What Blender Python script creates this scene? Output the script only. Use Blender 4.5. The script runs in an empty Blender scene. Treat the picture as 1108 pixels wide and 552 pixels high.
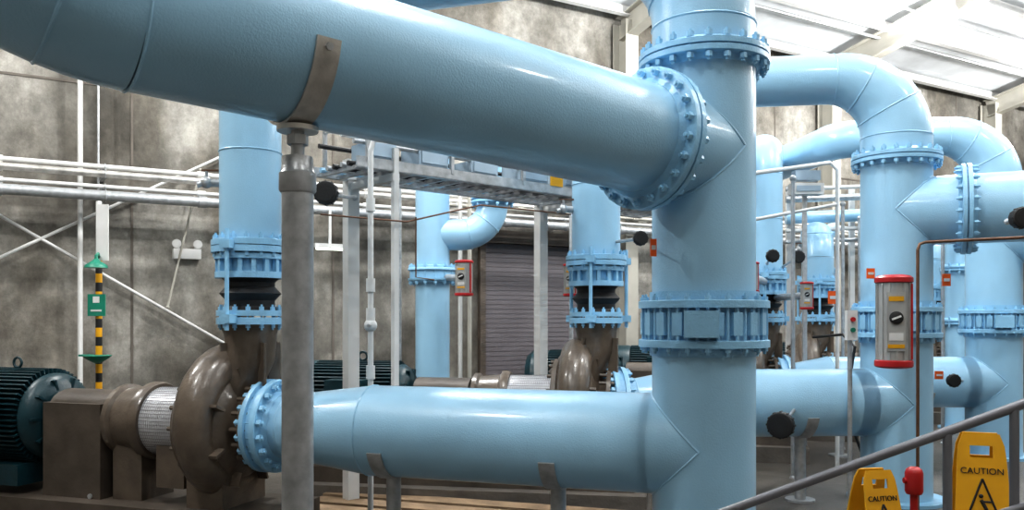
import bpy, bmesh, math, random
from mathutils import Vector, Matrix
random.seed(4)
V=Vector
F=900.0; CAMZ=1.65; HZ=345.0
def at(u,v,d):  # world point from image pixel column, row, back-projected to an estimated depth
    return V(((u-554)*d/F, d, CAMZ+(HZ-v)*d/F))
UP=V((0,0,1))
# ---------------------------------------------------------------- materials
def mat(name,col,rough=.5,metal=0,var=.08,nscale=4,bump=0,bscale=60,emit=None,es=1,coat=0):
    m=bpy.data.materials.new(name); m.use_nodes=True
    nt=m.node_tree; p=nt.nodes['Principled BSDF']
    tc=nt.nodes.new('ShaderNodeTexCoord')
    n=nt.nodes.new('ShaderNodeTexNoise'); n.inputs['Scale'].default_value=nscale; n.inputs['Detail'].default_value=5
    nt.links.new(tc.outputs['Object'],n.inputs['Vector'])
    r=nt.nodes.new('ShaderNodeValToRGB')
    r.color_ramp.elements[0].position=.3; r.color_ramp.elements[1].position=.7
    r.color_ramp.elements[0].color=(*[c*(1-var) for c in col],1)
    r.color_ramp.elements[1].color=(*[min(1,c*(1+var)) for c in col],1)
    nt.links.new(n.outputs['Fac'],r.inputs['Fac']); nt.links.new(r.outputs['Color'],p.inputs['Base Color'])
    p.inputs['Roughness'].default_value=rough; p.inputs['Metallic'].default_value=metal
    p.inputs['Coat Weight'].default_value=coat; p.inputs['Coat Roughness'].default_value=.12
    if bump:
        n2=nt.nodes.new('ShaderNodeTexNoise'); n2.inputs['Scale'].default_value=bscale; n2.inputs['Detail'].default_value=3
        nt.links.new(tc.outputs['Object'],n2.inputs['Vector'])
        b=nt.nodes.new('ShaderNodeBump'); b.inputs['Strength'].default_value=bump; b.inputs['Distance'].default_value=.02
        nt.links.new(n2.outputs['Fac'],b.inputs['Height']); nt.links.new(b.outputs['Normal'],p.inputs['Normal'])
    if emit:
        p.inputs['Emission Color'].default_value=(*emit,1); p.inputs['Emission Strength'].default_value=es
    return m
BLUE=mat('pale_blue_paint',(.335,.575,.765),.30,0,.05,2.5,.12,110,coat=.4)
BLUE2=mat('pale_blue_casting_paint',(.29,.55,.77),.34,0,.09,6,.2,70,coat=.2)
GALV=mat('galvanised_steel',(.43,.445,.46),.33,.45,.2,16,.08,80)
STRAP=mat('worn_steel_strap',(.56,.54,.51),.33,.65,.3,9,.1,60)
BROWN=mat('brown_pump_enamel',(.125,.098,.075),.28,0,.25,8,.15,50,coat=.3)
BROWN2=mat('dull_brown_steel',(.085,.068,.054),.5,0,.3,5,.1,40)
TEAL=mat('dark_teal_enamel',(.007,.036,.047),.35,0,.2,8,.1,60)
BLACK=mat('black_rubber',(.012,.012,.013),.55,0,.2,10,.1,60)
WHITE=mat('white_paint',(.62,.62,.61),.45,0,.08,4)
GREYP=mat('grey_enclosure_paint',(.33,.42,.50),.4,0,.1,4)
TANW=mat('beige_steel_paint',(.40,.385,.34),.5,0,.1,3)
RED=mat('red_paint',(.42,.018,.02),.35,0,.1,6)
ORANGE=mat('orange_label',(.80,.12,.015),.5)
YEL=mat('yellow_plastic',(.66,.33,.01),.42,0,.08,5)
GREEN=mat('safety_green',(.01,.20,.13),.4)
COPPER=mat('copper_tube',(.16,.09,.06),.4,.6,.2,10)
MESHM=mat('guard_mesh_metal',(.62,.62,.65),.35,.2,.1,10)
MESHD=mat('guard_mesh_dark_grey',(.22,.22,.23),.5,.2,.1,10)  # darker grey for the thin mesh lines on the guard
RAIL=mat('grey_handrail_paint',(.20,.20,.22),.38,.3,.1,6)
WOOD=mat('timber_sleeper',(.26,.18,.11),.7,0,.3,6,.3,30)
PLINTH=mat('plinth_concrete',(.12,.105,.09),.8,0,.25,3,.3,25)
LAMP=mat('lamp_glass',(.9,.9,.9),.3,emit=(1,.97,.9),es=14)
TUBE=mat('tube_glass',(.9,.9,.9),.3,emit=(.9,1,.85),es=2.5)
BODY=mat('aluminium_grey_body',(.40,.40,.39),.4,.35,.08,6)
def concrete(name,c1,c2,c3,rough=.85,stain=False):
    m=bpy.data.materials.new(name); m.use_nodes=True; nt=m.node_tree; N=nt.nodes.new; L=nt.links.new
    p=nt.nodes['Principled BSDF']; p.inputs['Roughness'].default_value=rough
    tc=N('ShaderNodeTexCoord')
    a=N('ShaderNodeTexNoise'); a.inputs['Scale'].default_value=.6; a.inputs['Detail'].default_value=9; a.inputs['Roughness'].default_value=.68
    mp=N('ShaderNodeMapping'); mp.inputs['Scale'].default_value=(1,1,.7)
    L(tc.outputs['Object'],mp.inputs['Vector']); L(mp.outputs['Vector'],a.inputs['Vector'])
    r=N('ShaderNodeValToRGB'); e=r.color_ramp.elements
    e[0].position=.38; e[0].color=(*c1,1); e[1].position=.62; e[1].color=(*c3,1)
    k=e.new(.5); k.color=(*c2,1)
    L(a.outputs['Fac'],r.inputs['Fac'])
    f=N('ShaderNodeTexNoise'); f.inputs['Scale'].default_value=5; f.inputs['Detail'].default_value=11; f.inputs['Roughness'].default_value=.8
    L(tc.outputs['Object'],f.inputs['Vector'])
    mx=N('ShaderNodeMix'); mx.data_type='RGBA'; mx.blend_type='OVERLAY'; mx.inputs['Factor'].default_value=.95
    L(r.outputs['Color'],mx.inputs['A']); L(f.outputs['Fac'],mx.inputs['B'])
    out=mx.outputs['Result']
    if stain:
        mp2=N('ShaderNodeMapping'); mp2.inputs['Scale'].default_value=(1.0,1.0,.45); L(tc.outputs['Object'],mp2.inputs['Vector'])
        g=N('ShaderNodeTexNoise'); g.inputs['Scale'].default_value=.9; g.inputs['Detail'].default_value=9; g.inputs['Distortion'].default_value=.6; L(mp2.outputs['Vector'],g.inputs['Vector'])
        rr=N('ShaderNodeValToRGB'); rr.color_ramp.elements[0].position=.40; rr.color_ramp.elements[0].color=(.50,.47,.43,1)
        rr.color_ramp.elements[1].position=.56; rr.color_ramp.elements[1].color=(1,1,1,1); L(g.outputs['Fac'],rr.inputs['Fac'])
        m2=N('ShaderNodeMix'); m2.data_type='RGBA'; m2.blend_type='MULTIPLY'; m2.inputs['Factor'].default_value=.85
        L(out,m2.inputs['A']); L(rr.outputs['Color'],m2.inputs['B']); out=m2.outputs['Result']
    L(out,p.inputs['Base Color'])
    b=N('ShaderNodeBump'); b.inputs['Strength'].default_value=.35; b.inputs['Distance'].default_value=.03
    L(f.outputs['Fac'],b.inputs['Height']); L(b.outputs['Normal'],p.inputs['Normal'])
    return m
WALLM=concrete('stained_concrete_wall',(.105,.10,.088),(.21,.20,.178),(.40,.385,.35),stain=True)
FLOORM=concrete('sealed_concrete_floor',(.045,.04,.035),(.075,.067,.058),(.12,.108,.092),rough=.4)
CEILM=mat('white_roof_insulation',(.72,.75,.78),.42,0,.14,1.5,1.0,2.5)
DOORM=mat('rollup_door_slats',(.13,.118,.128),.5,0,.08,2)
# ---------------------------------------------------------------- mesh builder
def frame(ax):
    ax=ax.normalized(); h=V((0,0,1)) if abs(ax.z)<.9 else V((1,0,0))
    x=h.cross(ax).normalized(); y=ax.cross(x).normalized(); return x,y,ax
class B:
    def __init__(s,name): s.name=name; s.bm=bmesh.new(); s.mats=[]
    def mi(s,m):
        if m not in s.mats: s.mats.append(m)
        return s.mats.index(m)
    def loft(s,rings,m,cap=True,closed=True):
        i=s.mi(m); n=len(rings[0]); vs=[[s.bm.verts.new(c) for c in r] for r in rings]
        for a,b in zip(vs,vs[1:]):
            for k in range(n if closed else n-1):
                f=s.bm.faces.new((a[k],a[(k+1)%n],b[(k+1)%n],b[k])); f.material_index=i
        if cap:
            for r,fl in ((vs[0],True),(vs[-1],False)):
                f=s.bm.faces.new(list(reversed(r)) if fl else r); f.material_index=i
    def lathe(s,p,ax,prof,m,seg=32,cap=True):
        x,y,a=frame(V(ax)); p=V(p)
        s.loft([[p+a*t+(x*math.cos(q)+y*math.sin(q))*max(r,.0005) for q in [2*math.pi*k/seg for k in range(seg)]] for t,r in prof],m,cap)
    def cyl(s,p,q,r,m,r2=None,seg=16):
        p=V(p);q=V(q); s.lathe(p,q-p,[(0,r),((q-p).length,r if r2 is None else r2)],m,seg)
    def sweep(s,pts,r,m,seg=24,cap=True):
        pts=[V(p) for p in pts]; n=len(pts)
        if not isinstance(r,(list,tuple)): r=[r]*n
        T=[(pts[min(i+1,n-1)]-pts[max(i-1,0)]).normalized() for i in range(n)]
        x,y,_=frame(T[0]); rings=[]
        for i in range(n):
            if i:
                q=T[i-1].rotation_difference(T[i]); x=q@x; y=q@y
            rings.append([pts[i]+(x*math.cos(2*math.pi*k/seg)+y*math.sin(2*math.pi*k/seg))*r[i] for k in range(seg)])
        s.loft(rings,m,cap)
    def box(s,c,size,m,ex=V((1,0,0)),ez=UP):
        ex=V(ex).normalized(); ez=V(ez).normalized(); ey=ez.cross(ex).normalized(); c=V(c)
        X,Y,Z=ex*size[0]/2,ey*size[1]/2,ez*size[2]/2
        s.loft([[c-Z-X-Y,c-Z+X-Y,c-Z+X+Y,c-Z-X+Y],[c+Z-X-Y,c+Z+X-Y,c+Z+X+Y,c+Z-X+Y]],m)
    def sphere(s,c,r,m,sc=1,ax=UP,seg=16):
        s.lathe(c,ax,[(-r*sc*math.cos(math.pi*i/8),r*math.sin(math.pi*i/8)) for i in range(9)],m,seg)
    def torus(s,c,ax,R,r,m,seg=32,k=8):
        x,y,a=frame(V(ax)); c=V(c)
        rings=[]
        for i in range(seg+1):
            q=2*math.pi*i/seg; d=x*math.cos(q)+y*math.sin(q)
            rings.append([c+d*(R+r*math.cos(2*math.pi*j/k))+a*r*math.sin(2*math.pi*j/k) for j in range(k)])
        s.loft(rings,m,False)
    def weld(s,c,ax,r,m=None): s.torus(c,ax,r,.007,m or BLUE,32,6)
    def poly(s,pts,n,th,m):
        n=V(n).normalized()*th; s.loft([[V(p) for p in pts],[V(p)+n for p in pts]],m)
    def done(s,parent=None):
        bmesh.ops.recalc_face_normals(s.bm,faces=s.bm.faces)
        me=bpy.data.meshes.new(s.name)
        for f in s.bm.faces: f.smooth=True
        s.bm.to_mesh(me); s.bm.free()
        for m in s.mats: me.materials.append(m)
        me.set_sharp_from_angle(angle=math.radians(38))
        o=bpy.data.objects.new(s.name,me); bpy.context.scene.collection.objects.link(o)
        if parent: o.parent=parent
        return o
def empty(name):
    e=bpy.data.objects.new(name,None); bpy.context.scene.collection.objects.link(e); return e
def arc(p,d1,d2,R,n=12,a1=math.pi/2):
    p=V(p);d1=V(d1).normalized();d2=V(d2); d2=(d2-d1*d2.dot(d1)).normalized()
    return [p+d1*(R*math.sin(a1*i/n))+d2*(R*(1-math.cos(a1*i/n))) for i in range(n+1)]
def bolts(b,c,ax,R,n,h,m,r=.016,off=0):
    x,y,a=frame(V(ax)); c=V(c)
    for k in range(n):
        q=2*math.pi*(k+.5)/n+off; d=c+(x*math.cos(q)+y*math.sin(q))*R
        b.cyl(d-a*h,d+a*h,r*.62,m,seg=6)
        for s in (-1,1): b.cyl(d+a*(s*(h-.045)),d+a*(s*(h-.015)),r*1.35,m,seg=6)
def flange_pair(b,c,ax,rp,rf,th=.035,gap=.008,n=20,m=None,br=.016):
    m=m or BLUE2
    for s in (-1,1):
        t0=s*gap/2; t1=s*(gap/2+th); t2=s*(gap/2+th+.03)
        b.lathe(c,ax,sorted([(t0,rf),(t1*.9,rf),(t1,rf-.006),(t1+s*.001,rp+.03),(t2,rp+.004)],key=lambda q:q[0]),m,40)
    b.lathe(c,ax,[(-gap,rf-.03),(gap,rf-.03)],m,40)
    bolts(b,c,ax,(rp+rf)/2+.014,n,gap/2+th+.05,m,br)
def tee_seam(b,c,axv,d,R,m):
    axv=V(axv).normalized(); d=V(d); d=(d-axv*d.dot(axv)).normalized(); w=axv.cross(d)
    for s in (-1,1):
        pts=[c+(d*math.cos(a)+w*math.sin(a)+axv*(s*math.cos(a)))*(R) for a in [math.radians(-90+i*7.5) for i in range(25)]]
        pts=[p+(p-c).normalized()*.001 for p in pts]
        b.sweep(pts,.0075,m,6)
# ---------------------------------------------------------------- room shell
W0=V((-5.18,10.5,0)); ET=V((.8660,.5,0)); ES=V((.5,-.8660,0))
def room(t,s,z=0): return W0+ET*t+ES*s+UP*z
def slab(name,c,size,m,ex=ET):
    b=B(name); b.box(V((0,0,0)),size,m); o=b.done()
    o.location=c; o.rotation_euler=(0,0,math.atan2(ex.y,ex.x)); return o
slab('floor',room(9,8,-.1),(31,17,.2),FLOORM)
slab('wall_back',room(9,-.15,4),(31,.3,8),WALLM)
slab('wall_front',room(9,16.15,5.2),(31,.3,10.8),WALLM)
slab('wall_left',room(-6.15,8,5.2),(.3,16,10.8),WALLM)
slab('wall_right',room(24.15,8,5.2),(.3,16,10.8),WALLM)
b=B('ceiling')
cd=(ES*1+UP*.2).normalized(); cn=ET.cross(cd).normalized()
if cn.z<0: cn=-cn
b.box(room(9,8,7+1.6+.06),(31,16.6,.1),CEILM,ET,cn); b.done()
b=B('trim_1')   # purlins + rafters
for i in range(13):
    s=.3+i*1.28; c=room(9,s,7+.2*s-.13)
    b.box(c,(30,.03,.2),WHITE,ET,cn); b.box(c-cn*.1+cd*.04,(30,.09,.012),WHITE,ET,cn)
COLS=(-3.5,1.9,8.1,13.3,19)
for t in COLS:
    c=room(t,8,7+1.6-.38)
    b.box(c,(.012,16,.42),TANW,ET,cn); b.box(c-cn*.2,(.22,16,.02),TANW,ET,cn); b.box(c+cn*.2,(.22,16,.02),TANW,ET,cn)
for s,r_ in ((1.4,.03),(2.3,.02),(3.6,.035)):
    b.cyl(room(0,s,6.75+.2*s),room(23,s,6.75+.2*s),r_,GALV,seg=10)
b.done()
for t in COLS:
    b=B('steel_column')
    zt=6.75
    b.box(room(t,.24,zt/2),(.012,.36,zt),TANW,ET); 
    for s in (.07,.42): b.box(room(t,s,zt/2),(.26,.018,zt),TANW,ET)
    b.box(room(t,.24,.01),(.4,.45,.02),TANW,ET)
    b.done()
b=B('trim_2')
for t in (-2.3,.35,3.0,4.6,9.6,12,15,18): b.box(room(t,.004,3.5),(.03,.012,7),PLINTH,ET)
b.box(room(9,.004,4.6),(30,.012,.03),PLINTH,ET)
b.done()
b=B('door_1')
t0,t1,zh=5.45,7.7,2.85
n=38
for i in range(n):
    z=zh*(i+.5)/n
    b.box(room((t0+t1)/2,.03,z),(t1-t0,.02,zh/n*.86),DOORM,ET)
    b.box(room((t0+t1)/2,.022,z+zh/n*.5),(t1-t0,.02,zh/n*.2),DOORM,ET)
for t in (t0-.05,t1+.05): b.box(room(t,.05,zh/2),(.10,.09,zh),BROWN2,ET)
b.box(room((t0+t1)/2,.11,zh+.10),(t1-t0+.2,.21,.20),BROWN2,ET)
b.done()
# ---------------------------------------------------------------- risers
ZV,ZL=1.62,.89
R=.305
def dirxy(deg): return V((math.cos(math.radians(deg)),math.sin(math.radians(deg)),0))
def riser(x,y,branch,lower,top_to,top_drop,bl,ll,ZT,ZB,back=None):
    b=B('riser_pipe'); c=V((x,y,0))
    b.cyl(c+UP*.0,c+UP*.03,.42,BLUE2,seg=32)
    b.cyl(c+UP*.02,c+UP*(ZT+.2),R,BLUE,seg=56)
    for s in (-1,1):
        zc=ZV+s*.115
        b.lathe(c+UP*zc,UP,[(-.022,.385),(.018,.385),(.022,.378)],BLUE2,48)
        b.lathe(c+UP*(zc+s*.045),UP,[(-.03,R+.014),(.03,R+.014)],BLUE2,48)
    b.lathe(c+UP*ZV,UP,[(-.095,.335),(.095,.335)],BLUE2,48)
    for k in range(20):
        q=2*math.pi*k/20; d=V((math.cos(q),math.sin(q),0))
        b.box(c+d*.348+UP*ZV,(.05,.06,.13),BLUE2,d)
        b.cyl(c+d*.36+UP*(ZV-.1),c+d*.36+UP*(ZV+.1),.012,BLUE2,seg=6)
    bolts(b,c+UP*ZV,UP,.358,20,.175,BLUE2,.014)
    yv=V((-.25,-.97,0)).normalized()
    b.box(c+yv*.37+UP*ZV,(.10,.19,.15),BLUE2,yv)
    flange_pair(b,c+UP*ZT,UP,R,.385,.035,.01,22)
    d2=(V((top_to[0],top_to[1],0))-c); d2.z=0; dist=d2.length; d2.normalize()
    st=c+UP*(ZT+.2); pts=arc(st,UP,d2,.56,16)
    rr=[R-(R-.225)*(i/16)**1.5 for i in range(17)]
    b.sweep(pts,rr,BLUE,48)
    for i in (0,5,11,16):
        T=(UP*math.cos(math.pi/2*i/16)+d2*math.sin(math.pi/2*i/16)); b.weld(pts[i],T,rr[i])
    e=pts[-1]; zt=e.z; en=V((top_to[0],top_to[1],zt))-d2*top_drop
    b.cyl(e,en,.225,BLUE,seg=40)
    if back is not None:
        pb=arc(en,d2,back,.35,12); b.sweep(pb+[pb[-1]+V(back).normalized()*1.6],.225,BLUE,32)
    bc=c+UP*ZB; branch=V(branch).normalized()
    b.cyl(bc,bc+branch*bl,R,BLUE,seg=56); tee_seam(b,bc,UP,branch,R,BLUE)
    lc=c+UP*ZL; lower=V(lower).normalized()
    b.cyl(lc,lc+lower*ll,R,BLUE,seg=56); tee_seam(b,lc,UP,lower,R,BLUE)
    b.done()
    return zt,d2
P1=V((1.15,5.0,0)); P2=V((3.51,7.6,0)); P3=V((5.79,10.0,0))
D1=V((-1.88,5.98,0)); D2=V((.75,7.42,0)); D3=V((3.03,10.0,0)); D4=V((4.3,11.7,0)); D5=V((6.8,13.5,0))
ZB1,ZB2=2.64,2.62
BR1=(-dirxy(37)+UP*.05).normalized()
BR2=V((.9,-.43,0))
LW1=(D1-P1).normalized(); 
zt,_=riser(P1.x,P1.y,BR1,LW1,(D1.x,D1.y),.35,.44,.35,3.19,ZB1)
riser(P2.x,P2.y,BR2,(D2-P2),(1.78,7.85),.3,.52,.45,3.10,ZB2,V((.2,.98,0)))
riser(P3.x,P3.y,BR2,(D3-P3),(3.95,10.25),.35,.52,.45,3.10,ZB2,V((-.12,1,0)))
# ---------------------------------------------------------------- overhead pipe
b=B('overhead_pipe'); c=P1+UP*ZB1
f1=c+BR1*.485
flange_pair(b,f1,BR1,R,.40,.038,.012,22,br=.017)
st=c+BR1*3.2
b.cyl(f1+BR1*.02,st,R,BLUE,seg=64)
pts=arc(st,BR1,UP,1.0,20); b.sweep(pts,R,BLUE,64)
for i in (0,3,8,14,20):
    b.weld(pts[i],(pts[min(i+1,20)]-pts[max(i-1,0)]) if 0<i<20 else (BR1 if i==0 else UP),R)
b.cyl(pts[-1],pts[-1]+UP*2.5,R,BLUE,seg=48)
b.done()
b=B('pipe_support_stand'); sc=c+BR1*2.56
w=UP.cross(BR1).normalized(); un=BR1.cross(w).normalized()
if un.z<0: un=-un
rings=[]
for i in range(25):
    a=math.radians(-182+ i*(176/24.)); d=w*math.cos(a)+un*math.sin(a)
    rings.append([sc+d*(R+.003)-BR1*.05,sc+d*(R+.003)+BR1*.05,sc+d*(R+.015)+BR1*.05,sc+d*(R+.015)-BR1*.05])
b.loft(rings,STRAP)
d=w*math.cos(math.radians(-12))+un*math.sin(math.radians(-12)); b.cyl(sc+d*(R+.01),sc+d*(R+.028),.016,GALV,seg=6)
base=V((sc.x,sc.y,0)); zb=sc.z-R-.02
b.cyl(base+UP*(zb-.015),base+UP*(zb+.005),.085,STRAP,seg=20)
b.cyl(base+UP*(zb-.17),base+UP*zb,.028,GALV,seg=16)
b.lathe(base+UP*(zb-.05),UP,[(-.02,.045),(.02,.045)],GALV,6)
b.lathe(base+UP*(zb-.27),UP,[(0,.070),(.01,.076),(.08,.076),(.09,.068),(.15,.062),(.155,.04)],GALV,24)
b.cyl(base,base+UP*(zb-.25),.065,GALV,seg=28)
b.cyl(base,base+UP*.02,.15,GALV,seg=24)
b.done()
# ---------------------------------------------------------------- suction pipes
def suction(P,D,uf,full):
    b=B('suction_pipe'); d=(V((D.x,D.y,0))-P).normalized(); L=(D-P).length-uf
    c=P+UP*ZL
    b.cyl(c+d*.3,c+d*full,R,BLUE,seg=56); b.weld(c+d*full,d,R)
    b.lathe(c,d,[(full,R),(L-.2,.225)],BLUE,56); b.cyl(c+d*(L-.2),c+d*L,.225,BLUE,seg=40)
    b.weld(c+d*(L-.2),d,.225)
    flange_pair(b,c+d*(L-.05),d,.225,.33,.04,.05,18,br=.02)
    w=UP.cross(d)
    for t in (.9,full-.15):
        q=c+d*t
        rings=[]
        for i in range(17):
            a=math.radians(-160+i*140/16.); e=w*math.cos(a)+UP*math.sin(a)
            rings.append([q+e*(R+.002)-d*.05,q+e*(R+.002)+d*.05,q+e*(R+.014)+d*.05,q+e*(R+.014)-d*.05])
        b.loft(rings,GALV)
        b.cyl(V((q.x,q.y,0)),V((q.x,q.y,ZL-R)),.05,GALV,seg=20); b.cyl(V((q.x,q.y,0)),V((q.x,q.y,.02)),.13,GALV,seg=20)
    b.done()
suction(P1,D1,.14,2.2)
suction(P2,D2,.14,2.0)
suction(P3,D3,.14,2.0)
# ---------------------------------------------------------------- pumps
def pump(D,m,detail=True):
    m=V(m).normalized(); w=UP.cross(m); c=V((D.x,D.y,ZL))+m*.20
    pl=B('concrete_plinth'); pl.box(c*1.0+m*.95-UP*(ZL-.09),(3.2,1.0,.18),PLINTH,m); pl.done()
    b=B('centrifugal_pump')
    b.lathe(c,m,[(-.34,.31),(-.305,.31),(-.30,.24),(-.24,.21),(-.2,.26),(-.17,.36),(-.12,.42),(-.03,.45),(.04,.45),(.09,.42),(.10,.39),(.12,.38),(.125,.40),(.165,.40),(.17,.30),(.19,.27)],BROWN,56)
    pts=[];rr=[]
    for i in range(25):
        a=math.radians(-250+i*14); Rr=.36+.0035*i
        pts.append(c-m*.04+(w*math.cos(a)+UP*math.sin(a))*Rr); rr.append(.09+.0024*i)
    b.sweep(pts,rr,BROWN,20)
    q0=V((c.x,c.y,ZL+.18)); q3=V((D.x,D.y,ZL+.72)); q2=q3-UP*.07; q1=q3-UP*.2
    b.sweep([q0,q0.lerp(q1,.5)+UP*.04,q1,q2,q3],[.25,.205,.18,.185,.21],BROWN,36)
    for k in range(4):
        a=2*math.pi*k/4+.5; e_=w*math.cos(a)+m*math.sin(a); b.box(q1+e_*.18-UP*.08,(.02,.09,.3),BROWN,e_.cross(UP))
    for k in range(16):
        q=2*math.pi*k/16; d=w*math.cos(q)+UP*math.sin(q)
        b.cyl(c+d*.37+m*.10,c+d*.37+m*.205,.018,BROWN,seg=6)
        b.cyl(c+d*.285-m*.37,c+d*.285-m*.24,.017,BROWN,seg=6)
    for k in range(8):
        q=2*math.pi*(k+.5)/8; d=w*math.cos(q)+UP*math.sin(q)
        b.box(c+d*.40-m*.15,(.02,.16,.10),BROWN,d.cross(m),d)
    b.lathe(c,m,[(.17,.25),(.60,.25)],MESHM if detail else BROWN,40)
    if detail:
        for k in range(25): b.torus(c+m*(.19+k*.0165),m,.2505,.0018,MESHD,28,4)
        for k in range(60):
            q=2*math.pi*k/60; d=w*math.cos(q)+UP*math.sin(q); b.box(c+d*.2505+m*.385,(.41,.003,.003),MESHD,m,d)
    b.lathe(c,m,[(.57,.275),(.60,.29),(.64,.29),(.66,.255),(.84,.24),(.86,.265),(.90,.265),(.92,.14),(1.0,.12)],BROWN,40)
    for s in (-1,1): b.box(c+w*(s*.19)+m*.32-UP*.30,(.24,.05,.3),BROWN,m)
    b.box(c+m*.74-UP*.42,(.26,.34,.5),BROWN,m)
    b.box(c+m*.0-UP*.52,(.3,.5,.32),BROWN,m)
    b.box(c+m*.95-UP*(ZL-.25),(3.0,.72,.14),BROWN2,m)
    b.box(c+m*1.20-UP*.23,(.54,.46,.72),BROWN2,m)
    g=[]
    for t in (.93,1.44):
        g.append([c+m*t+(w*math.cos(a)*.2+UP*(math.sin(a)*.12+.10)) for a in [math.pi*i/10 for i in range(11)]])
    b.loft(g,BROWN2)
    for s in (-1,1): b.cyl(c+m*1.02+w*(s*.2)-UP*.55,c+m*1.02+w*(s*.24)-UP*.55,.02,GALV,seg=8)
    b.done()
    mo=B('electric_motor'); a0=1.48
    q=c+m*a0
    mo.lathe(q,m,[(0,.10),(.02,.25),(.06,.31),(.10,.335),(.13,.335),(.14,.31),(.92,.31),(.93,.36),(.96,.37),(1.12,.37),(1.2,.3),(1.22,.1)],TEAL,40)
    for k in range(56):
        an=2*math.pi*k/56; d=w*math.cos(an)+UP*math.sin(an)
        mo.box(q+m*.53+d*.335,(.78,.012,.07),TEAL,m,d)
    for k in range(10):
        an=2*math.pi*k/10; d=w*math.cos(an)+UP*math.sin(an); mo.box(q+m*.04+d*.2,(.05,.02,.2),TEAL,m,d)
    mo.box(q+m*.5-UP*.42,(.7,.62,.16),TEAL,m)
    mo.box(q+m*.5+w*.42+UP*.05,(.34,.2,.34),TEAL,m)
    mo.torus(q+m*.5+UP*.41,w,.04,.011,TEAL,16,6)
    mo.done()
DM1=V((-.951,.309,0)); DM2=dirxy(170); DM3=dirxy(168)
pump(D1,DM1); pump(D2,DM2); pump(D3,DM3,False); pump(D4,DM3,False); pump(D5,DM3,False)
# ---------------------------------------------------------------- discharge pipes
def discharge(D,top,away,R2=.215,run=1.0,valve=True):
    b=B('discharge_pipe'); c=V((D.x,D.y,0))
    zb=ZL+.72
    b.lathe(c+UP*(zb+.025),UP,[(-.025,.235),(.02,.235),(.025,.228)],BLUE2,32)
    b.lathe(c+UP*(zb+.08),UP,[(-.02,.235),(.02,.235)],BLUE2,32)
    bolts(b,c+UP*(zb+.05),UP,.205,14,.09,BLUE2,.013)
    b.lathe(c+UP*(zb+.1),UP,[(0,.2),(.03,.17),(.07,.17),(.12,.215),(.17,.17),(.2,.17),(.23,.2)],BLACK,32)
    z2=zb+.33
    b.lathe(c+UP*(z2+.02),UP,[(-.022,.245),(.022,.245)],BLUE2,32)
    b.cyl(c+UP*z2,c+UP*(z2+.26),.2,BLUE2,seg=32)
    b.lathe(c+UP*(z2+.15),UP,[(-.018,.25),(.018,.25)],BLUE2,32)
    for k in range(16):
        q=2*math.pi*k/16; d=V((math.cos(q),math.sin(q),0)); b.box(c+d*.222+UP*(z2+.085),(.035,.03,.12),BLUE2,d)
    b.lathe(c+UP*(z2+.25),UP,[(-.022,.27),(.018,.27),(.022,.262)],BLUE2,32)
    b.lathe(c+UP*(z2+.20),UP,[(-.022,.27),(.022,.27)],BLUE2,32)
    bolts(b,c+UP*(z2+.225),UP,.243,16,.09,BLUE2,.013)
    for k in range(3):
        q=math.radians(-105+k*120); d=V((math.cos(q),math.sin(q),0))
        b.cyl(c+d*.29+UP*(zb-.04),c+d*.29+UP*(z2+.33),.016,BLUE2,seg=8)
        for z in (zb+.04,z2+.225): b.box(c+d*.27+UP*z,(.1,.08,.06),BLUE2,d)
    b.cyl(c+UP*(z2+.24),c+UP*(top-.4),R2,BLUE,seg=48)
    pts=arc(c+UP*(top-.4),UP,away,.33,12); b.sweep(pts,R2,BLUE,36)
    b.weld(pts[0],UP,R2); b.weld(pts[-1],away,R2)
    b.cyl(pts[-1],pts[-1]+V(away).normalized()*run,R2,BLUE,seg=36)
    b.weld(c+UP*(z2+.9),UP,R2)
    if valve:
        q=c+V((-R2,-.02,2.62))
        b.cyl(q+V((.03,0,0)),q+V((-.06,-.03,0)),.03,GALV,seg=10); b.sphere(q+V((-.08,-.04,0)),.042,GALV)
        b.cyl(q+V((-.08,-.04,0)),q+V((-.08,-.04,.08)),.012,GALV,seg=8); b.box(q+V((-.05,-.04,.085)),(.13,.02,.012),COPPER)
        b.cyl(q+V((-.08,-.04,0)),q+V((-.14,-.06,-.02)),.022,GALV,seg=10)
    b.done()
d1=(P1-D1).normalized()
AW=V((.3,.95,0)).normalized()
discharge(D1,zt+.07,d1,run=.1)
discharge(D2,3.38,V((.1,1,0)).normalized(),run=1.4)
discharge(D3,3.78,AW,run=1.2)
discharge(D4,2.9,AW,run=1.0)
discharge(D5,3.0,AW,run=.6)
# ---------------------------------------------------------------- rear pipe with side elbow
b=B('rear_standpipe'); c=at(468,345,10.2); c.z=0
b.cyl(c,c+UP*3.7,.21,BLUE,seg=40); flange_pair(b,c+UP*2.19,UP,.21,.30,.03,.1,14,br=.018); b.cyl(c,c+UP*.03,.3,BLUE2,seg=24)
dx=V((1,.1,0)).normalized(); s0=c+dx*.1+UP*2.68
pts=[s0,s0+dx*.24]+arc(s0+dx*.24,dx,UP,.40,12)
b.sweep(pts,.19,BLUE,32); flange_pair(b,pts[-1]+UP*.03,UP,.19,.27,.03,.02,12); b.cyl(pts[-1],pts[-1]+UP*.6,.19,BLUE,seg=28)
b.weld(pts[4],(pts[5]-pts[3]),.19); b.weld(pts[9],(pts[10]-pts[8]),.19)
b.done()
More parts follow.
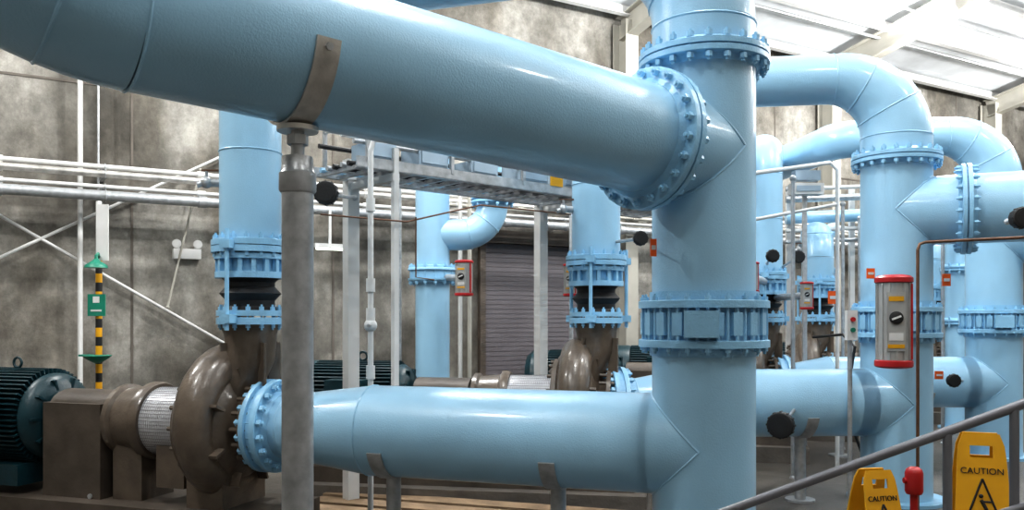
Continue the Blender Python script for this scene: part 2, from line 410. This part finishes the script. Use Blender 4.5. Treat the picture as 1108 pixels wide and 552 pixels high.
# slim far standpipes seen between the right-hand risers
for u,d,r2,h in ((894,13.2,.11,2.9),(1035,12.5,.16,3.0)):
    b=B('rear_standpipe'); q=at(u,300,d); q.z=0
    b.cyl(q,q+UP*h,r2,BLUE,seg=24)
    for z in (1.6,2.4): flange_pair(b,q+UP*z,UP,r2,r2+.07,.025,.02,10,br=.014)
    b.sweep(arc(q+UP*h,UP,V((1,.4,0)),r2*1.6,8),r2,BLUE,20); b.cyl(q,q+UP*.03,r2+.1,BLUE2,seg=20); b.done()
# ---------------------------------------------------------------- wall conduits
def run_along(name,s,z,r,m,t0,t1,step=2.2):
    b=B(name); b.cyl(room(t0,s,z),room(t1,s,z),r,m,seg=16)
    t=t0+.6
    while t<t1:
        b.box(room(t,s/2,z),(.05,s,.04),GALV,ET); b.torus(room(t,s,z),ET,r+.006,.008,GALV,16,6)
        b.lathe(room(t+1.1,s,z),ET,[(-.05,r+.012),(.05,r+.012)],m,16)
        t+=step
    b.done()
run_along('wall_conduit',.55,3.48,.03,WHITE,-5,22)
run_along('wall_conduit',.58,3.39,.045,STRAP,-5,22)
run_along('wall_conduit',.65,3.12,.062,GALV,-5,22)
run_along('wall_conduit',.56,3.24,.025,WHITE,-5,22)
run_along('wall_conduit',.5,3.60,.04,TANW,3,22)
run_along('wall_conduit',.75,3.31,.03,TANW,4,22)
def rod(name,a,c2,r,m):
    b=B(name); b.cyl(a,c2,r,m,seg=12)
    for q in (a,c2): b.sphere(q,r*1.6,m)
    b.done()
rod('brace_rod',room(-1.3,.12,3.0),room(1.75,.12,1.15),.02,WHITE)
rod('brace_rod',room(-1.4,.12,2.2),room(1.75,.12,4.0),.02,WHITE)
rod('vertical_conduit',room(-.25,.2,.0),room(-.25,.2,4.9),.03,WHITE)
rod('vertical_conduit',room(-.05,.2,.0),room(-.05,.2,5.0),.014,GALV)
rod('drain_pipe',room(.75,.2,1.8),room(1.15,.2,3.6),.014,TANW)
for u,mm in ((432,GALV),(498,WHITE),(508,TANW),(618,GALV)): 
    q=at(u,300,10.5 if u<440 else 11.6)
    rod('vertical_conduit',V((q.x,q.y,0)),V((q.x,q.y,3.5)),.03,mm)
b=B('emergency_shower'); c=at(107,345,9.2); c.z=0
b.cyl(c,c+UP*.02,.14,GREEN)
for i in range(16):
    z0=.75+i*.10; b.cyl(c+UP*z0,c+UP*(z0+.10),.034,YEL if i%2 else BLACK,seg=16)
b.cyl(c,c+UP*.76,.03,GREEN); b.cyl(c+UP*2.35,c+UP*2.95,.03,WHITE)
b.box(c+V((.06,-.04,2.6)),(.13,.02,.62),WHITE); 
b.sweep([c+UP*2.3,c+V((.04,-.1,2.36)),c+V((.07,-.2,2.33)),c+V((.07,-.2,2.28))],.018,GREEN,10)
b.lathe(c+V((.07,-.2,2.2)),UP,[(0,.12),(.03,.11),(.07,.05),(.1,.02)],GREEN,20)
b.box(c+V((0,-.05,1.8)),(.19,.02,.24),GREEN); b.box(c+V((0,-.062,1.86)),(.07,.004,.07),WHITE); b.box(c+V((0,-.062,1.74)),(.12,.004,.02),WHITE)
b.lathe(c+V((.08,-.2,1.17)),UP,[(0,.03),(.04,.1),(.08,.15),(.085,.14)],GREEN,24)
b.cyl(c+UP*1.2,c+V((.08,-.2,1.2)),.02,GREEN); b.box(c+V((-.08,-.12,1.25)),(.12,.1,.02),GREEN)
b.done()
b=B('emergency_light'); c=room(1.0,.08,2.5)
b.box(c,(.34,.12,.13),WHITE,ET)
for s in (-1,1):
    b.cyl(c+ET*(s*.1)+UP*.06,c+ET*(s*.12)+UP*.13,.015,WHITE); b.lathe(c+ET*(s*.13)+UP*.13-ES*.03,ES,[(0,.03),(.04,.052),(.08,.058),(.085,.05)],WHITE,16)
b.done()
# ---------------------------------------------------------------- overhead cable tray with enclosures
tr=empty('cable_tray')
a=at(362,166,6.6); a.z=2.86; e=a+V((.74,.67,0)).normalized()*4.2; dv=(e-a).normalized(); wv=UP.cross(dv)
b=B('rails')
for s in (-1,1): b.box((a+e)/2+wv*(s*.33),(4.2,.02,.08),GALV,dv); b.box((a+e)/2+wv*(s*.31)-UP*.04,(4.2,.05,.012),GALV,dv)
k=0.05
while k<4.2: b.box(a+dv*k-UP*.03,(.03,.66,.03),GALV,dv); k+=.17
for j,mm in ((-.2,BLACK),(-.1,GALV),(.02,BLACK),(.12,GALV),(.22,BLUE)): b.cyl(a+wv*j,e+wv*j,.022,mm,seg=8)
b.done(tr)
b=B('legs')
for k,m in ((.35,WHITE),(2.6,WHITE)):
    for s in (-1,1):
        q=a+dv*k+wv*(s*.33); b.box(V((q.x,q.y,1.5)),(.11,.09,3.0) if s>0 else (.045,.045,3.0),m,dv); b.box(V((q.x,q.y,.01)),(.2,.2,.02),m,dv)
    b.box(a+dv*k-UP*.09,(.06,.7,.06),m,dv)
b.done(tr)
b=B('enclosure_boxes')
for k,L,hh in ((.25,.25,.12),(.75,.3,.16),(1.3,.3,.10),(1.9,.35,.17),(2.6,.7,.2),(3.5,.7,.2)):
    b.box(a+dv*k+UP*(.05+hh/2)-wv*.18,(L,.26,hh),GREYP,dv); b.box(a+dv*k+UP*(.05+hh/2)-wv*.315,(L*.85,.012,hh*.8),GREYP,dv)
    b.cyl(a+dv*(k+L*.3)+UP*.1-wv*.15,a+dv*(k+L*.3)+UP*.4-wv*.15,.02,BLACK,seg=8)
for j,z_,mm in ((-.28,.16,GALV),(-.1,.24,WHITE),(.1,.3,GALV),(.25,.2,BLACK)): b.cyl(a+wv*j+UP*z_,e+wv*j+UP*z_,.02,mm,seg=8)
k=.1
while k<4.2:
    for s in (-1,1): b.box(a+dv*k+wv*s*.33+UP*.17,(.03,.03,.34),GALV,dv)
    b.box(a+dv*k+UP*.34,(.03,.68,.03),GALV,dv); k+=.82
b.box(a+dv*2.15+UP*.08-wv*.345,(.16,.01,.1),YEL,dv)
b.done(tr)
b=B('small_bore_pipe')
c=at(401,345,6.2); c.z=0
b.cyl(c,c+UP*2.9,.022,WHITE)
for z in (.6,1.25,1.68,1.9,2.5): b.lathe(c+UP*z,UP,[(-.05,.034),(.05,.034)],WHITE,12)
b.sphere(c+UP*1.6,.05,WHITE); b.cyl(c+UP*1.6,c+UP*1.6+V((.0,-.1,0)),.012,GALV)
b.sweep([c+UP*2.9,c+V((.02,0,2.98)),c+V((.1,.05,3.02)),c+V((.6,.5,3.02))],.022,WHITE,10)
b.done()
b=B('sensing_line')
b.sweep([at(347,232,6.2),at(440,240,6.6),at(520,222,7.2),at(618,232,7.6)],.007,COPPER,8)
b.sweep([at(450,235,6.6),at(450,300,6.6),at(470,303,6.6)],.006,COPPER,8)
b.done()
# ---------------------------------------------------------------- black-bodied pressure instruments
def gauge(u,v,d,r,post=None,dirn=V((0,-1,0))):
    b=B('pressure_gauge'); c=at(u,v,d)
    b.lathe(c,dirn,[(-r*.8,r*.45),(-r*.6,r*.9),(-r*.2,r),(r*.3,r),(r*.4,r*.92),(r*.42,r*.8)],BLACK,24)
    for k in range(12):
        q=2*math.pi*k/12; x,y,_=frame(dirn); dd2=x*math.cos(q)+y*math.sin(q)
        b.box(c+dd2*r*.98,(r*.6,r*.12,r*.14),BLACK,dirn,dd2)
    b.lathe(c+dirn*r*.41,dirn,[(0,r*.7),(.004,r*.7)],BLACK,20)
    if post is not None:
        b.cyl(c-dirn*r*.7,post,.014,GALV,seg=10); b.sphere(post,.025,GALV)
    b.done()
gauge(353,209,5.9,.085,at(384,214,6.6))
gauge(693,258,7.0,.062,at(665,262,7.3))
gauge(845,460,6.9,.11,at(862,440,7.3),V((-.5,-.86,0)))
gauge(836,277,9.0,.07,at(830,285,9.8))
gauge(864,278,9.5,.07,at(845,290,9.95))
gauge(1105,236,6.3,.08,at(1090,240,6.55))
gauge(1032,412,8.9,.07,at(1042,412,9.75))
# ---------------------------------------------------------------- actuators
def actuator(c,w,h,back):
    b=B('valve_actuator'); c=V(c); n=V((-.3,-1,0)).normalized(); x=n.cross(UP)*-1
    b.lathe(c,UP,[(-h*.41,w*.42),(h*.43,w*.42)],BODY,28)
    b.lathe(c,UP,[(-h*.5,w*.30),(-h*.49,w*.44),(-h*.475,w*.48),(-h*.42,w*.48),(-h*.41,w*.44)],RED,28)
    b.lathe(c,UP,[(h*.41,w*.44),(h*.42,w*.48),(h*.465,w*.48),(h*.49,w*.40),(h*.5,w*.25)],RED,28)
    for k in range(14):
        q=2*math.pi*k/14; d=V((math.cos(q),math.sin(q),0)); b.box(c+d*w*.42,(w*.05,w*.05,h*.82),BODY,d)
    b.box(c+x*(w*.40)+n*w*.14,(w*.07,w*.18,h*.80),RED,x)
    b.box(c+n*w*.40+UP*h*.0,(w*.46,w*.08,h*.62),BODY,x)
    b.lathe(c+n*w*.43+UP*h*.04,n,[(0,w*.17),(w*.05,w*.17),(w*.07,w*.13)],BLACK,20)
    b.box(c+n*w*.51+UP*h*.04,(w*.24,w*.02,w*.05),WHITE,(x+UP*.4).normalized(),(UP-x*.4).normalized())
    b.box(c+n*w*.445+UP*h*.24,(w*.36,.006,h*.05),YEL,x); b.box(c+n*w*.445-UP*h*.26,(w*.40,.006,h*.04),YEL,x)
    b.box(c+n*w*.445-UP*h*.16,(w*.34,.006,h*.08),WHITE,x)
    if back is not None:
        b.cyl(c-n*w*.3,back,.04,GALV,seg=12)
    b.done()
actuator(at(967,348,6.85),.31,.77,V((P2.x-.05,P2.y-.33,ZV)))
actuator(at(502,301,9.6),.23,.42,at(478,300,10.1))
actuator(at(617,303,9.0),.16,.36,at(645,305,7.6)+V((.0,.6,0)))
actuator(at(873,320,8.9),.15,.3,at(840,322,9.85))
actuator(at(815,300,8.0),.12,.3,at(827,305,9.8))
for u,v,d,w_,h_ in ((707,268,4.78,.035,.10),(942,296,7.32,.07,.09),(902,322,9,.12,.14),(1024,303,8.2,.08,.12),(1016,406,8.2,.08,.08)):
    b=B('warning_tag'); q=at(u,v,d); b.box(q,(w_,.012,h_),ORANGE); b.box(q-V((0,.008,0)),(w_*.7,.003,h_*.25),WHITE)
    b.cyl(q+V((0,.006,0)),q+V((.03,.16,0)),.006,GALV,seg=6); b.done()
for P,L in ((P2,2.6),(P3,3.0)):
    b=B('branch_pipe'); c=P+UP*ZB2; d=BR2.normalized()
    flange_pair(b,c+d*.56,d,R,.40,.035,.012,22)
    b.cyl(c+d*.58,c+d*L,R,BLUE,seg=48)
    pts=arc(c+d*L,d,-UP,.5,10); b.sweep(pts,R,BLUE,40); b.weld(pts[0],d,R)
    b.cyl(pts[-1],V((pts[-1].x,pts[-1].y,0)),R,BLUE,seg=40); b.done()
b=B('copper_conduit')
q=at(993,262,6.3); r_=at(1150,255,6.0)
b.sweep([r_,q+V((.06,0,0)),q+V((.015,0,-.015)),q+V((0,0,-.06)),V((q.x,q.y,.02))],.012,COPPER,10); 
b.cyl(r_,V((r_.x,r_.y,0)),.014,COPPER); b.done()
b=B('guard_rail'); c0=at(808,188,8.8); c1=at(906,176,9.0)
b.sweep([V((c0.x,c0.y,0)),c0-UP*.06,c0+V((.05,0,0)),c1-V((.08,0,0)),c1-UP*.08,V((c1.x,c1.y,0))],.022,WHITE,10)
b.cyl(c0-UP*.5,c1-UP*.45,.018,WHITE); b.done()
b=B('pipe_rack'); 
for v,m,r2 in ((205,WHITE,.03),(216,GALV,.05),(236,BLUE,.09),(250,WHITE,.03),(262,GALV,.03)):
    a1=at(850,v,12.2);a2=at(1010,v-6,12.0); b.cyl(a1,a2,r2,m,seg=12)
for u in (856,925,1005):
    q=at(u,200,12.2); b.box(V((q.x,q.y+.12,q.z/2)),(.07,.07,q.z),WHITE)
b.done()
for u,d in ((912,10.5),(930,12),(858,8.6),(1020,11)):
    q=at(u,300,d); rod('vertical_conduit',V((q.x,q.y,0)),V((q.x,q.y,3.1)),.022,GALV)
b=B('junction_box'); q=at(872,205,10.6); b.box(q,(.4,.18,.14),WHITE); b.box(q+V((0,0,.17)),(.32,.16,.12),GREYP); b.box(q-V((0,.1,0)),(.3,.01,.07),GREYP)
b.box(V((q.x,q.y+.05,(q.z-.06)/2)),(.05,.05,q.z-.06),GALV); b.done()
b=B('timber_sleepers')
for k in range(3): b.box(V((-.3+.05*k,6.35+.28*k,.06)),(3.0,.2,.12),WOOD,V((-.951,.309,0)))
b.done()
# ---------------------------------------------------------------- handrail
b=B('handrail'); r0=at(1200,404,3.5); r1=at(1108,437,3.62); r2=at(790,552,4.0); dv=(r2-r1).normalized(); r3=r2+dv*.35
b.sweep([r0,r1,r2,r3,r3+V((-.05,0,-.06)),V((r3.x-.05,r3.y,0))],.022,RAIL,14)
for u,dd in ((1027,3.72),(1098,3.63)):
    t=(1108-u)/(1108-790); q=r1.lerp(r2,t*.95)
    b.cyl(V((q.x,q.y,0)),q,.02,RAIL,seg=14); b.cyl(V((q.x,q.y,0)),V((q.x,q.y,.012)),.06,RAIL)
o=r0; b.cyl(V((o.x,o.y,0)),o,.022,RAIL)
b.sweep([r0-UP*.45,r2-UP*.42,],.018,RAIL,12)
b.done()
# ---------------------------------------------------------------- wet floor signs
def sign(u,vtop,d,h,w,rot):
    root=empty('wet_floor_sign'); q=at(u,vtop,d)
    root.location=(q.x,q.y,0); root.rotation_euler=(0,0,rot)
    b=B('panels')
    for s in (-1,1):
        def P(x,z): return V((x,s*(.03+.16*(1-z/h)),z))
        wt=w*.36; wb=w*.5
        hw=wt*.5; z1=h*.92; z2=h*.84
        n=V((0,s,.16/h))
        pcs=[[P(-wb,0.03),P(wb,.03),P(wt+(wb-wt)*.15,z2),P(-wt-(wb-wt)*.15,z2)],
             [P(-wt-(wb-wt)*.15,z2),P(-hw,z2),P(-hw,z1),P(-wt,z1)],[P(hw,z2),P(wt+(wb-wt)*.15,z2),P(wt,z1),P(hw,z1)],
             [P(-wt,z1),P(wt,z1),P(wt*.8,h),P(-wt*.8,h)]]
        for pc in pcs: b.poly(pc,n,.012,YEL)
        for sx in (-1,1): b.poly([P(sx*wb*.55-.04,0),P(sx*wb*.55+.04,0),P(sx*wb*.55+.04,.04),P(sx*wb*.55-.04,.04)],n,.012,YEL)
        T=[P(0,h*.70),P(-w*.33,h*.36),P(w*.33,h*.36)]
        for i in range(3):
            a_,b_=T[i],T[(i+1)%3]; b.cyl(a_+n.normalized()*.013,b_+n.normalized()*.013,.007,BLACK,seg=6)
        nn=n.normalized()*.014
        b.sphere(P(-.01,h*.585)+nn,.013,BLACK); b.cyl(P(-.01,h*.56)+nn,P(.03,h*.47)+nn,.011,BLACK,seg=6)
        b.cyl(P(.03,h*.47)+nn,P(-.04,h*.43)+nn,.008,BLACK,seg=6); b.cyl(P(.03,h*.47)+nn,P(.075,h*.41)+nn,.008,BLACK,seg=6)
        b.cyl(P(-.01,h*.55)+nn,P(.05,h*.55)+nn,.006,BLACK,seg=6)
        b.poly([P(-w*.3,h*.19),P(w*.3,h*.19),P(w*.3,h*.205),P(-w*.3,h*.205)],n,.014,BLACK)
    b.done(root)
    for txt,z,sz in (('CAUTION',h*.735,w*.15),('WET FLOOR',h*.26,w*.14)):
        cu=bpy.data.curves.new('lettering','FONT'); cu.body=txt; cu.size=sz; cu.align_x='CENTER'; cu.extrude=.002
        o=bpy.data.objects.new('lettering',cu); bpy.context.scene.collection.objects.link(o); cu.materials.append(BLACK)
        o.location=(0,-(.03+.16*(1-z/h))-.016,z); o.rotation_euler=(math.pi/2-math.atan(.16/h),0,0); o.parent=root
sign(1060,470,5.3,.92,.36,-.35)
sign(946,508,5.3,.69,.30,.2)
b=B('red_hose_valve'); c=at(989,520,5.6); c=V((c.x,c.y,0)); zc=at(989,520,5.6).z
b.cyl(c,c+UP*(zc-.06),.025,RED); b.cyl(c,c+UP*.02,.09,RED)
b.lathe(c+UP*(zc-.09),UP,[(0,.05),(.02,.058),(.14,.058),(.165,.05),(.18,.03)],RED,20)
b.cyl(c+UP*zc-V((.07,0,0)),c+UP*zc,.02,RED); b.done()
b=B('cable_hose')
b.sweep([at(880,365,9),at(912,362,8.6),at(925,375,8.3),at(915,440,8.3),at(925,470,8.2),at(935,497,8.2)],.015,BLACK,8); b.done()
b=B('push_button_station'); c=at(921,352,7.2)
b.box(c,(.09,.06,.26),WHITE); b.cyl(c+V((0,-.03,.05)),c+V((0,-.05,.05)),.02,RED); b.cyl(c+V((0,-.03,-.04)),c+V((0,-.05,-.04)),.02,GREEN)
b.cyl(V((c.x,c.y+.03,0)),V((c.x,c.y+.03,c.z)),.02,GALV); b.done()
b=B('strip_light'); c=at(357,266,10.6); b.box(c,(.4,.06,.05),WHITE,ET); b.cyl(c-ET*.18-UP*.04,c+ET*.18-UP*.04,.016,TUBE); b.box(c+UP*.2,(.03,.03,.5),WHITE,ET); b.done()
# ---------------------------------------------------------------- high-bay lights and added fill row
for t in (-3,2.5,8,13,18.5):
    for s in (3,8,13.2):  # last row: unseen lamps added above and behind the camera as fill
        z=6.35+.2*s-.1
        p=room(t,s,z)
        b=B('high_bay_light')
        b.lathe(p,UP,[(.02,.15),(.04,.16),(.16,.12),(.22,.09),(.34,.08),(.36,.02)],WHITE,24)
        b.cyl(p+UP*.34,p+UP*.62,.012,GALV,seg=8)
        b.lathe(p,UP,[(-.08,.06),(-.05,.11),(.018,.145)],LAMP,24); b.done()
        l=bpy.data.lights.new('high_bay_lamp','POINT'); l.energy=(400,380,200)[(3,8,13.2).index(s)]; l.shadow_soft_size=.16; l.color=(1,.99,.97)
        o=bpy.data.objects.new('high_bay_lamp',l); o.location=p-UP*.4; bpy.context.scene.collection.objects.link(o)
# ---------------------------------------------------------------- world, camera
w=bpy.data.worlds.new('World'); bpy.context.scene.world=w; w.use_nodes=True
w.node_tree.nodes['Background'].inputs[0].default_value=(.7,.8,.9,1); w.node_tree.nodes['Background'].inputs[1].default_value=.4
cam=bpy.data.cameras.new('camera'); co=bpy.data.objects.new('camera',cam); bpy.context.scene.collection.objects.link(co)
co.location=(0,0,CAMZ); co.rotation_euler=(math.pi/2,0,0); cam.sensor_width=36; cam.lens=36*F/1108; cam.shift_y=(HZ-276)/1108
bpy.context.scene.camera=co
sc_=bpy.context.scene; sc_.view_settings.view_transform='Standard'; sc_.view_settings.exposure=.3
try: sc_.view_settings.look='Medium High Contrast'
except Exception as ex: print('look',ex)
